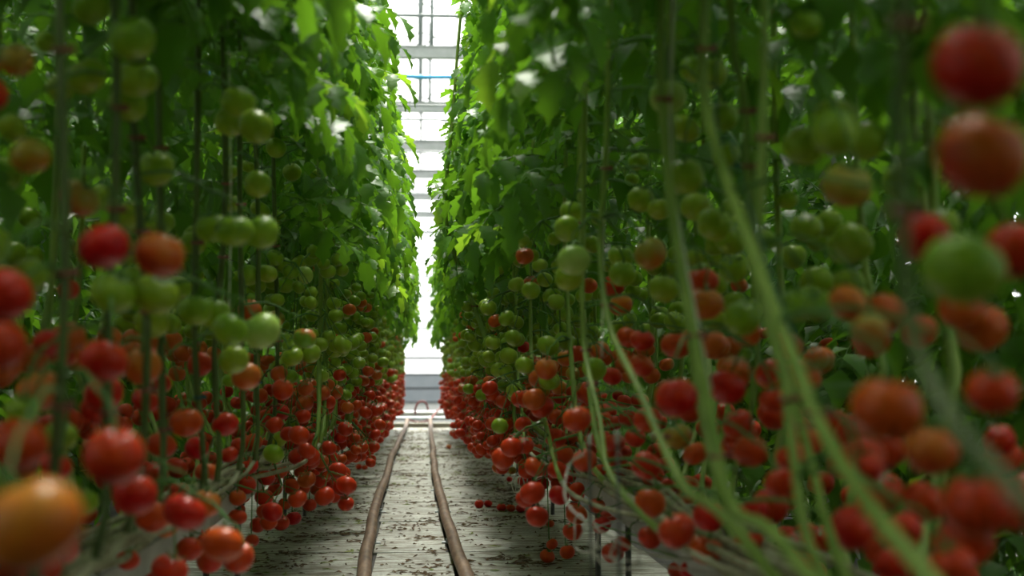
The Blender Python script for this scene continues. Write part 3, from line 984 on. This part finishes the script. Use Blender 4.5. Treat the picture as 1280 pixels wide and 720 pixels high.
LEAF_LINE = [(Vector((.08, 0, .03)), .02), (Vector((.17, 0, .045)), .10), (Vector((.27, 0, .03)), .12), (Vector((.35, 0, -.03)), .11), (Vector((.42, 0, -.12)), .09), (Vector((.48, 0, -.23)), .05)]


def bares_fruit(p, eul, s):
    R = eul.to_matrix() * s
    for v, w in LEAF_LINE:
        x, y, k = seen_at(p + R @ v)
        if x is None:
            continue
        soft = 2.6 * abs(7 - k) / k
        rim = FPX * w * s / k + soft
        if k < 1.2 and -rim < x < 1280 + rim and -rim < y < 720 + rim:
            return False
        d = np.hypot(hs[:, 0] - x, hs[:, 1] - y)
        if ((d < FPX * hr / hs[:, 2] * .8 + rim) & (hs[:, 2] > k) & (hs[:, 2] < 6.5)).any():
            return False
    return True


for P in plants:
    n = {'near': 46, 'far': 34, 'side': 42}[P['tier']]
    if P['tier'] == 'far' and P['y'] < 12:
        n = 44
    sd = P['side']
    low = 1.60 if P['y'] < 4.6 else 1.40
    for k in range(n):
        u = (k + rnd.random()) / n
        z = low + (3.34 - low) * u ** .95
        p = at_height(P['path'], z)
        s = rnd.uniform(.74, 1.10)
        # most leaves reach into the light of the path, the rest along the row and back
        out = 0 if sd < 0 else PI
        for tr in range(9):
            az = out + rnd.gauss(0, .95) if rnd.random() < .8 else out + PI + rnd.gauss(0, .7)
            lim = (-.02 if sd < 0 else .08) + .17 * max(0, z - 2.0)
            if P['y'] < 2.7:
                lim = -.30      # leaves out of view overhead made to cross the path, shading the near rows
            eul = Euler((rnd.uniform(-.3, .3), rnd.uniform(-.3, .45), az))
            ok = P['y'] > 6 or bares_fruit(p, eul, s)
            if ok and sd * (p.x + math.cos(az) * .46 * s) > lim:
                break
            s *= .95
        if not ok:
            continue
        young = z > 2.9 and rnd.random() < .5 or rnd.random() < .10
        me = rnd.choice(FRONDS_Y if young else FRONDS)
        o = link('leaf', me, P['o'])
        o.location = p - P['base']
        o.rotation_euler = eul
        o.scale = (s, s, s)

# ------------------------------------------------------------------ trusses of fruit farther down the rows
FALLEN = ((.385, 9.25, .030, 'R', 'left one of two small red tomatoes fallen together on the white boards'),
                          (.445, 9.3, .028, 'R', 'right one of two small red tomatoes fallen together on the white boards'),
                          (.515, 9.0, .031, 'R', 'left one of three red tomatoes lying in line on the white boards'),
                          (.572, 8.97, .030, 'R', 'middle one of three red tomatoes lying in line on the white boards'),
                          (.632, 8.95, .031, 'R', 'right one of three red tomatoes lying in line on the white boards'),
                          (-.545, 12.9, .027, 'R', 'small red tomato fallen beside the left rail, left of its twin'),
                          (-.49, 12.85, .027, 'R', 'small red tomato fallen beside the left rail, right of its twin'),
                          (.74, 8.1, .024, 'R', 'small red tomato fallen under the right row'),
                          (.33, 16.2, .03, 'O', 'small orange tomato lying far down the path under the right row'))
hp = np.array([list(f[0]) for f in fruit] + [[q[0], q[1], .04] for q in FALLEN])
hr = np.array([f[1] for f in fruit] + [.05] * len(FALLEN))
hs = np.array([seen_at(p) for p in hp])
far_fruit = []     # (position, radius, colour)
far_hubs = {}      # plant index -> [(stem point, [tops])]


def clear_of_heroes(p, r):
    d = np.linalg.norm(hp - np.array(p), axis=1)
    if (d < (hr + r) * 1.0).any():
        return False
    x, y, k = seen_at(p)
    if x is None:
        return True
    sd = np.hypot(hs[:, 0] - x, hs[:, 1] - y)
    front = (sd < FPX * (hr / hs[:, 2] + r / k) * .55) & (hs[:, 2] > k)
    return not front.any()


for i, P in enumerate(plants):
    if P['tier'] == 'side' or P['y'] < 4.9:
        continue
    lv = [(.45, 'R'), (.56, 'R'), (.67, 'R'), (.77, 'R'), (.87, 'O'), (.97, 'G'), (1.09, 'G'), (1.22, 'G'), (1.36, 'G')]
    if P['y'] < 7.5:
        lv = [q for q in lv if rnd.random() < .8]
    for z, c in lv:
        z += rnd.uniform(-.04, .04)
        if rnd.random() < .05 or P['side'] > 0 and P['y'] < 8.5 and z < .52:
            continue
        sp = at_height(P['path'], max(z + .07, .62))
        hub = sp + Vector((-P['side'] * rnd.uniform(-.02, .09), rnd.uniform(-.09, .07), z + .05 - sp.z))
        tops = []
        for q in range(rnd.choice((4, 5, 5, 6))):
            for tr in range(5):
                r = rnd.uniform(.031, .042) * (.85 if c == 'G' and z > 1.2 else 1)
                p = hub + Vector((rnd.uniform(-.075, .075), rnd.uniform(-.09, .09), -.05 - rnd.uniform(0, .11)))
                p.z = max(p.z, r + .02)
                if P['side'] * p.x < .24:
                    continue
                if any((p - a).length < (r + b) * .93 for a, b, _c in far_fruit[-12:]) or not clear_of_heroes(p, r):
                    continue
                cc = c
                if c == 'O':
                    cc = rnd.choice('ROOGG')
                elif c == 'R' and rnd.random() < .06:
                    cc = rnd.choice('OOG')
                elif c == 'G' and rnd.random() < .08:
                    cc = 'O'
                far_fruit.append((p, r, cc))
                tops.append(p + Vector((0, 0, r * .8)))
                break
        if tops:
            far_hubs.setdefault(i, []).append((sp, hub, tops))

# the shaded inner line of each row, seen between the front vines
for sd in (-1, 1):
    y = 1.2
    while y < ROW_END:
        for z, c in ((.36, 'R'), (.48, 'R'), (.62, 'R'), (.80, 'R'), (1.0, 'O'), (1.15, 'G'), (1.32, 'G')):
            hub = Vector((sd * rnd.uniform(.66, 1.05), y + rnd.uniform(-.1, .1), z))
            for q in range(4):
                r = rnd.uniform(.032, .041)
                p = hub + Vector((rnd.uniform(-.07, .07), rnd.uniform(-.08, .08), -rnd.uniform(0, .12)))
                if any((p - a).length < (r + b) * .93 for a, b, _c in far_fruit[-8:]) or not clear_of_heroes(p, r):
                    continue
                far_fruit.append((p, r, c))
        y += .36

FV, FF = fruit_geo(10, 7, ribs=5, rib=.03, seed=3)
CV = [(0, 0, .66)]
CFc = []
for k in range(5):
    a = 2 * PI * k / 5
    CV += [(.5 * math.cos(a - .22), .5 * math.sin(a - .22), .80), (.8 * math.cos(a), .8 * math.sin(a), .78), (.5 * math.cos(a + .22), .5 * math.sin(a + .22), .80)]
    b = 1 + 3 * k
    CFc += [(0, b, b + 1), (0, b + 1, b + 2)]
mb = MB()
mi = {'R': 0, 'O': 1, 'G': 2}
for p, r, c in far_fruit:
    R = Euler((rnd.uniform(-.6, .6), rnd.uniform(-.6, .6), rnd.uniform(0, 6))).to_matrix() * r
    mb.add([p + R @ Vector(v) for v in FV], FF, mi[c])
    mb.add([p + R @ Vector(v) for v in CV], CFc, 3)
o = mb.build('distant_tomatoes', [M['Rs'], M['Os'], M['Gs'], M['calyx']])
tag(o, 'masses of small red, orange and green tomatoes farther along and inside both rows', 'tomatoes', None, 'stuff')

# ------------------------------------------------------------------ trusses that carry the nearer tomatoes
def nearest_plant(p):
    best, bd = None, 9
    for i, P in enumerate(plants):
        if P['tier'] == 'side' or P['side'] * p.x < 0:
            continue
        q = at_height(P['path'], min(p.z + .08, 3.0))
        d = (q - p).length
        if d < bd:
            best, bd = i, d
    return best


far_x = [i for i, f in enumerate(fruit) if abs(f[0].x) > 1.25]
owner = [None if i in far_x else nearest_plant(f[0]) for i, f in enumerate(fruit)]
todo = set(i for i in range(len(fruit)) if owner[i] is not None)
clusters = []
while todo:
    i = min(todo)
    grp, stack = [], [i]
    todo.discard(i)
    while stack:
        a = stack.pop()
        grp.append(a)
        for b in list(todo):
            if owner[b] == owner[i] and (fruit[a][0] - fruit[b][0]).length < .115 and len(grp) + len(stack) < 7:
                todo.discard(b)
                stack.append(b)
    clusters.append(grp)

tilt = {}
for i, f in enumerate(fruit):
    tilt[i] = Euler((rnd.uniform(-.55, .55), rnd.uniform(-.55, .55), rnd.uniform(0, 6.28)))


def top_of(i):
    f = fruit[i]
    return f[0] + tilt[i].to_matrix() @ Vector((.02, .02, 1.06)) * f[1]


truss_of = {}
for grp in clusters:
    P = plants[owner[grp[0]]]
    tops = [top_of(i) for i in grp]
    cen = sum(tops, Vector()) / len(tops)
    zmax = max(t.z for t in tops)
    st = at_height(P['path'], min(zmax + .06, 3.2))
    hub = Vector((cen.x, cen.y, zmax + .03)).lerp(st, .25)
    mb = MB()
    b = P['base']
    mid = st.lerp(hub, .5) + Vector((0, 0, .02))
    mb.tube([q - b for q in smooth_path([st, mid, hub], 3)], [.0040, .0038, .0036, .0034, .0033, .0032, .003], 6)
    for t in tops:
        m1 = hub.lerp(t, .5) + Vector((0, 0, .012))
        mb.tube([q - b for q in smooth_path([hub, m1, t], 3)], .0022, 5)
    mb.build('truss_stalk', M['calyx'], P['o'])
for i, lst in far_hubs.items():
    P = plants[i]
    b = P['base']
    mb = MB()
    for sp, hub, tops in lst:
        mb.tube([sp - b, hub - b], .004, 4)
        for t in tops:
            mb.tube([hub - b, t - b], .0024, 3, cap=False)
    mb.build('truss_stalks', M['calyx'], P['o'])['kind'] = 'stuff'

# ------------------------------------------------------------------ the tomatoes themselves
NAMES = {'R': 'ripe red', 'O': 'orange', 'T': 'half-ripe olive', 'G': 'green', 'P': 'pale green', 'K': 'green red-topped'}
SHORT = {'R': 'red', 'O': 'orange', 'T': 'olive', 'G': 'green', 'P': 'pale', 'K': 'red-topped'}
seen = [seen_at(f[0]) for f in fruit]
used = {}


def label_for(i):
    f = fruit[i]
    x, y, k = seen[i]
    d = 2 * f[1] * FPX / k
    size = 'large blurred ' if d > 58 else 'small ' if d < 18 else ''
    rel = ''
    best = 9
    for j, g in enumerate(fruit):
        if j == i or g[2] == f[2]:
            continue
        xx, yy, kk = seen[j]
        dd = 2 * g[1] * FPX / kk
        q = math.hypot(xx - x, yy - y) / (.5 * (d + dd))
        if q < best and q < 1.6 and dd > .5 * d:
            best = q
            art = 'an' if SHORT[g[2]][0] in 'aeiou' else 'a'
            w = ('below' if y > yy else 'above') if abs(y - yy) > abs(x - xx) else ('right of' if x > xx else 'left of')
            rel = f' {w} {art} {SHORT[g[2]]} one'
    ax, ay = min(max(int(round(x / 12.8)), 0), 100), min(max(int(round(y / 7.2)), 0), 99)
    hx = in_words(ax) + ' percent across'
    hy = in_words(ay) + ' percent down'
    if ax < 1:
        hx = 'at the left edge'
    if ax > 99:
        hx = 'at the right edge'
    s = f'{size}{NAMES[f[2]]} tomato{rel}, {hx}, {hy} the photo'
    return s if len(s.split()) <= 14 else s[:-len(' the photo')]


for i, f in enumerate(fruit):
    o = link('tomato', BODY[f[2]][rnd.randrange(4)])
    o.location = f[0]
    o.rotation_euler = tilt[i]
    o.scale = (f[1],) * 3
    lab = label_for(i)
    if lab.lower() in used:
        j = used[lab.lower()]
        w = 'lower ' if seen[i][1] > seen[j][1] else 'upper '
        lab = w + lab
    used[lab.lower()] = i
    tag(o, lab, 'tomato', 'tomatoes on the left row' if f[0].x < 0 else 'tomatoes on the right row' if i not in far_x else 'tomatoes on the next row')
    if 2 * f[1] * FPX / seen[i][2] > 13:
        link('calyx', CALYX[rnd.randrange(3)], o)

# tomatoes lying on the boards
for (x, y, r, c, lab) in FALLEN:
    o = link('tomato', BODY[c][rnd.randrange(4)])
    o.location = (x, y, .013 + r * .84)
    o.rotation_euler = (rnd.uniform(-.25, .25), rnd.uniform(-.25, .25), rnd.uniform(0, 6))
    o.scale = (r, r, r)
    tag(o, lab, 'tomato', 'tomatoes fallen on the path')
    link('calyx', CALYX[0], o)

# ------------------------------------------------------------------ labels of the plants
used_p = {}
for P in plants:
    row = 'left' if P['side'] < 0 else 'right'
    x, yy, k = seen_at(P['mid'])
    far = P['y'] > 9 or x is None or not (-20 < x < 1300)
    if P['y'] > 9:
        tag(P['o'], f'distant leafy tomato vine far down the {row} row', 'tomato plant', f'distant vines of the {row} row')
        continue
    if x is None or not (-20 < x < 1300):
        tag(P['o'], f'tomato vine of the {row} row beside the camera, unseen, overhanging leaves added for shade', 'tomato plant', f'vines of the {row} row beside the camera')
        continue
    if P['rad'] > .0115:
        tag(P['o'], 'tomato vine whose pale stem bows into the bright gap from the right row', 'tomato plant', 'vines of the right row')
        continue
    how = 'upright' if row == 'left' else 'leaning'
    lab = f'tomato vine with {how} green stem, {in_words(int(round(min(max(x, 0), 1279) / 12.8)))} percent across the photo, {row} row'
    for how2 in ('farther ', 'farthest ', 'half-hidden ', 'mostly hidden '):
        if lab in used_p:
            lab = how2 + lab.split(' ', 0 if lab.startswith('tomato') else 1)[-1]
    used_p[lab] = 1
    tag(P['o'], lab, 'tomato plant', f'vines of the {row} row')

# ------------------------------------------------------------------ shaded inner line and the neighbouring rows
def spots_for(sd, xa, xb, z0, z1, ya, yb, n, outward):
    out = []
    for _ in range(n):
        az = outward + rnd.gauss(0, 1.2)
        q = (sd * rnd.uniform(xa, xb), rnd.uniform(ya, yb), rnd.uniform(z0, z1), az, rnd.uniform(-.5, .3), rnd.uniform(.8, 1.15))
        if 0 < q[1] < 6 and xa < 1.5 and not bares_fruit(Vector(q[:3]), Euler((0, -q[4], az)), q[5]):
            continue
        out.append(q)
    return out


for sd, row in ((-1, 'left'), (1, 'right')):
    out = 0 if sd < 0 else PI
    foliage_mass('inner_foliage', M['leaf'], f'dense shaded tomato leaves inside the {row} row',
                 spots_for(sd, .70, 1.25, 1.35, 3.4, -2.2, ROW_END, 3000, out) + spots_for(sd, .45, 1.25, .9, 3.4, -7, -2.0, 900, out))
    foliage_mass('neighbouring_foliage', M['leaf'], f'leaves of the tomato row beyond the {row} row',
                 spots_for(sd, 1.6, 2.6, 1.0, 3.4, -7, ROW_END, 4200, out) + spots_for(sd, 1.75, 2.6, .2, 1.2, -7, ROW_END, 2600, out)
                 + spots_for(sd, 1.7, 2.8, .3, 3.4, 2, 11, 2600, out))
    mb = MB()
    y = -1.5
    while y < ROW_END:
        for xc in (.95, 2.1):
            x = sd * (xc + rnd.uniform(-.06, .06))
            l = rnd.uniform(.1, .6)
            lowp = [(sd * .80, y - l - .5, .43), (sd * .82, y - l, .56)] if xc < 1.5 else [(x, y - l - .5, .01), (x, y - l, .4)]
            mb.tube(smooth_path(lowp + [(x, y - l * .4, .9), (x, y, 1.4), (x, y, 3.3)], 3), .009, 5)
        y += .36
    tag(mb.build('inner_stems', M['stem']), f'crowd of green stems behind the front vines of the {row} row', 'stems', None, 'stuff')
    # old lowered stems lying along the foot of the row
    mb = MB()
    for k in range(9):
        pts = []
        x = sd * rnd.uniform(.60, .72)
        y = rnd.uniform(.6, 2.0)
        z = rnd.uniform(.485, .56)
        yy = y
        while yy < min(y + 19, ROW_END):
            pts.append((x + rnd.uniform(-.03, .03), yy, max(.484, z + rnd.uniform(-.03, .035))))
            yy += .6
        mb.tube(smooth_path(pts, 2), .0085, 5)
    tag(mb.build('lowered_stems', M['old_stem']), f'tangle of grey-green old stems lowered along the gutter of the {row} row', 'stems', None, 'stuff')

# wires that the vines hang from
for sd, row in ((-1, 'left'), (1, 'right')):
    t = link('trellis_wire', None, loc=(sd * .51, -2, 3.345))
    tag(t, f'steel crop wire running along the top of the {row} row', 'wire', 'crop wires above the rows')
    mb = MB()
    mb.tube([(0, 0, 0), (0, 24.2, 0)], .006, 5)
    mb.build('wire', M['grey_steel'], t)
    for yy in (4.9, 8.8, 12.7, 16.6, 20.5, 24.2):
        mb = MB()
        mb.tube([(0, yy, 0), (0, yy, 1.66)], .005, 4)
        mb.build('hanger', M['grey_steel'], t)

# strings and clips
def string(label, pts, mat, r=.0018):
    b = Vector(pts[0])
    mb = MB()
    mb.tube(smooth_path([Vector(p) - b for p in pts], 4), r, 5)
    return tag(mb.build('trellis_string', mat, loc=b), label, 'string', 'strings that hold the vines')


string('thin white string hanging in front of the green tomatoes, middle of the right row', [(.41, 3.2, .93), (.425, 3.29, 1.10), (.44, 3.34, 1.45), (.47, 3.3, 2.2), (.505, 3.3, 3.345)], M['string'], .0026)
string('teal string running down beside the thick leaning stem of the right row', [(.462, 1.72, .93), (.466, 1.90, 1.06), (.466, 2.10, 1.25), (.462, 2.19, 1.45), (.50, 2.2, 3.345)], M['teal'], .002)
string('pale string twisted along the steep stem left of the thick leaning one', [(.432, 2.10, .87), (.432, 2.33, 1.12), (.434, 2.44, 1.32), (.46, 2.46, 2.0), (.505, 2.46, 3.345)], M['string'], .003)
string('white string beside the dark upright stem of the left row', [(-.452, 3.40, .95), (-.452, 3.40, 1.4), (-.48, 3.42, 2.2), (-.51, 3.44, 3.345)], M['string'], .002)
for P in plants:
    if P['tier'] == 'near':
        for k, z in enumerate((.82, 1.0, 1.2, 1.36)):
            if rnd.random() < .75:
                p = at_height(P['path'], z + rnd.uniform(-.05, .05))
                mb = MB()
                ring = [(math.cos(a) * (P['rad'] + .003), math.sin(a) * (P['rad'] + .003), .002 * math.sin(a)) for a in [2 * PI * j / 9 for j in range(10)]]
                mb.tube(ring, .0032, 5)
                mb.box((P['rad'], -.004, -.005), (P['rad'] + .012, .004, .005))
                mb.build('stem_clip', M['teal'] if rnd.random() < .15 else M['clip'], P['stem'], loc=p - P['base'])


# drip tubes, stakes
def curly(label, pts, r=.0035):
    b = Vector(pts[0])
    mb = MB()
    mb.tube(smooth_path([Vector(p) - b for p in pts], 5), r, 6)
    return tag(mb.build('drip_tube', M['white_plastic'], loc=b), label, 'drip tube', 'white drip tubes in the right row')


def coil(c, r, turns, dx, dy, dz):
    out = []
    n = int(turns * 8)
    rs = [r * rnd.uniform(.55, 1.15) for _ in range(n + 1)]
    for k in range(n + 1):
        a = 2 * PI * k / 8
        out.append((c[0] + dx * k / n + rs[k] * .5 * math.cos(a), c[1] + dy * k / n - rs[k] * 1.1 * math.cos(a) + rnd.uniform(-.01, .01), c[2] + dz * k / n + rs[k] * math.sin(a)))
    return out


curly('white drip tube curling in loops under the far red tomatoes of the right row', [(.70, 6.7, .46)] + coil((.47, 6.4, .40), .055, 3.2, -.06, -.4, .02), .002)
curly('white drip tube looping beside the red tomatoes near the dark stakes', [(.70, 3.95, .46), (.55, 3.8, .5)] + coil((.40, 3.62, .50), .045, 1.6, .02, -.15, -.02), .002)
curly('white drip tube arching between the two dark stakes', [(.70, 3.2, .47), (.5, 3.1, .5), (.38, 3.08, .56), (.33, 3.15, .60), (.325, 3.2, .64), (.345, 3.25, .69), (.37, 3.22, .71)], .0028)
curly('white drip tube coiled low behind the dark stakes', [(.70, 3.0, .46)] + coil((.36, 2.95, .52), .03, 2.2, .06, -.12, .01), .002)
for lab, x, y, ztop in (('dark metal stake with pale tip, left one of two in the right row', .36, 3.02, .756), ('dark metal stake with pale tip, right one of two in the right row', .36, 2.588, .782)):
    t = link('support_stake', None, loc=(x, y, 0))
    tag(t, lab, 'stake', 'stakes in the right row')
    mb = MB()
    mb.tube([(0, 0, 0), (.004, .003, .4), (0, 0, ztop - .012)], .0035, 6)
    mb.build('rod', M['stake'], t)
    mb = MB()
    mb.tube([(0, 0, ztop - .014), (0, 0, ztop - .008), (0, 0, ztop + .004), (0, 0, ztop + .008)], [.004, .006, .006, .003], 8)
    mb.build('tip', M['white_plastic'], t)

# ------------------------------------------------------------------ litter on the boards
def litter(name, mat, label, n, size, ya, yb, clump):
    mb = MB()
    cl = [(rnd.uniform(-.85, .8), rnd.uniform(ya, yb)) for _ in range(clump)]
    for _ in range(n):
        if rnd.random() < .65:
            c = rnd.choice(cl)
            x, y = c[0] + rnd.gauss(0, .07), c[1] + rnd.gauss(0, .05)
        else:
            x, y = rnd.uniform(-.85, .8), rnd.uniform(ya, yb)
        if abs(x - rail_x(y, -1)) < .035 or abs(x - rail_x(y, 1)) < .035:
            continue
        s = size * rnd.uniform(.35, 1.2)
        k = rnd.choice((4, 5, 6))
        a0 = rnd.uniform(0, 6)
        st = rnd.uniform(1.0, 3.2)
        h = rnd.uniform(.003, .010)
        ca, sa = math.cos(a0), math.sin(a0)
        vs = []
        for j in range(k):
            a = 2 * PI * j / k
            u, v = math.cos(a) * s * rnd.uniform(.7, 1.2) * st * .6, math.sin(a) * s * rnd.uniform(.5, 1) / st
            vs.append((x + u * ca - v * sa, y + u * sa + v * ca, .0145 + rnd.uniform(0, h * .5)))
        vs.append((x, y, .0145 + h))
        mb.add(vs, [(j, (j + 1) % k, k) for j in range(k)])
    return tag(mb.build(name, mat, smooth=False), label, 'litter', None, 'stuff')


litter('leaf_litter', M['litter_brown'], 'dry brown leaf crumbs and soil scattered over the white boards', 6500, .022, 3, 22, 240)
litter('fallen_leaves', M['litter_green'], 'yellow-green bits of fallen leaves on the white boards', 900, .027, 3, 21, 60)
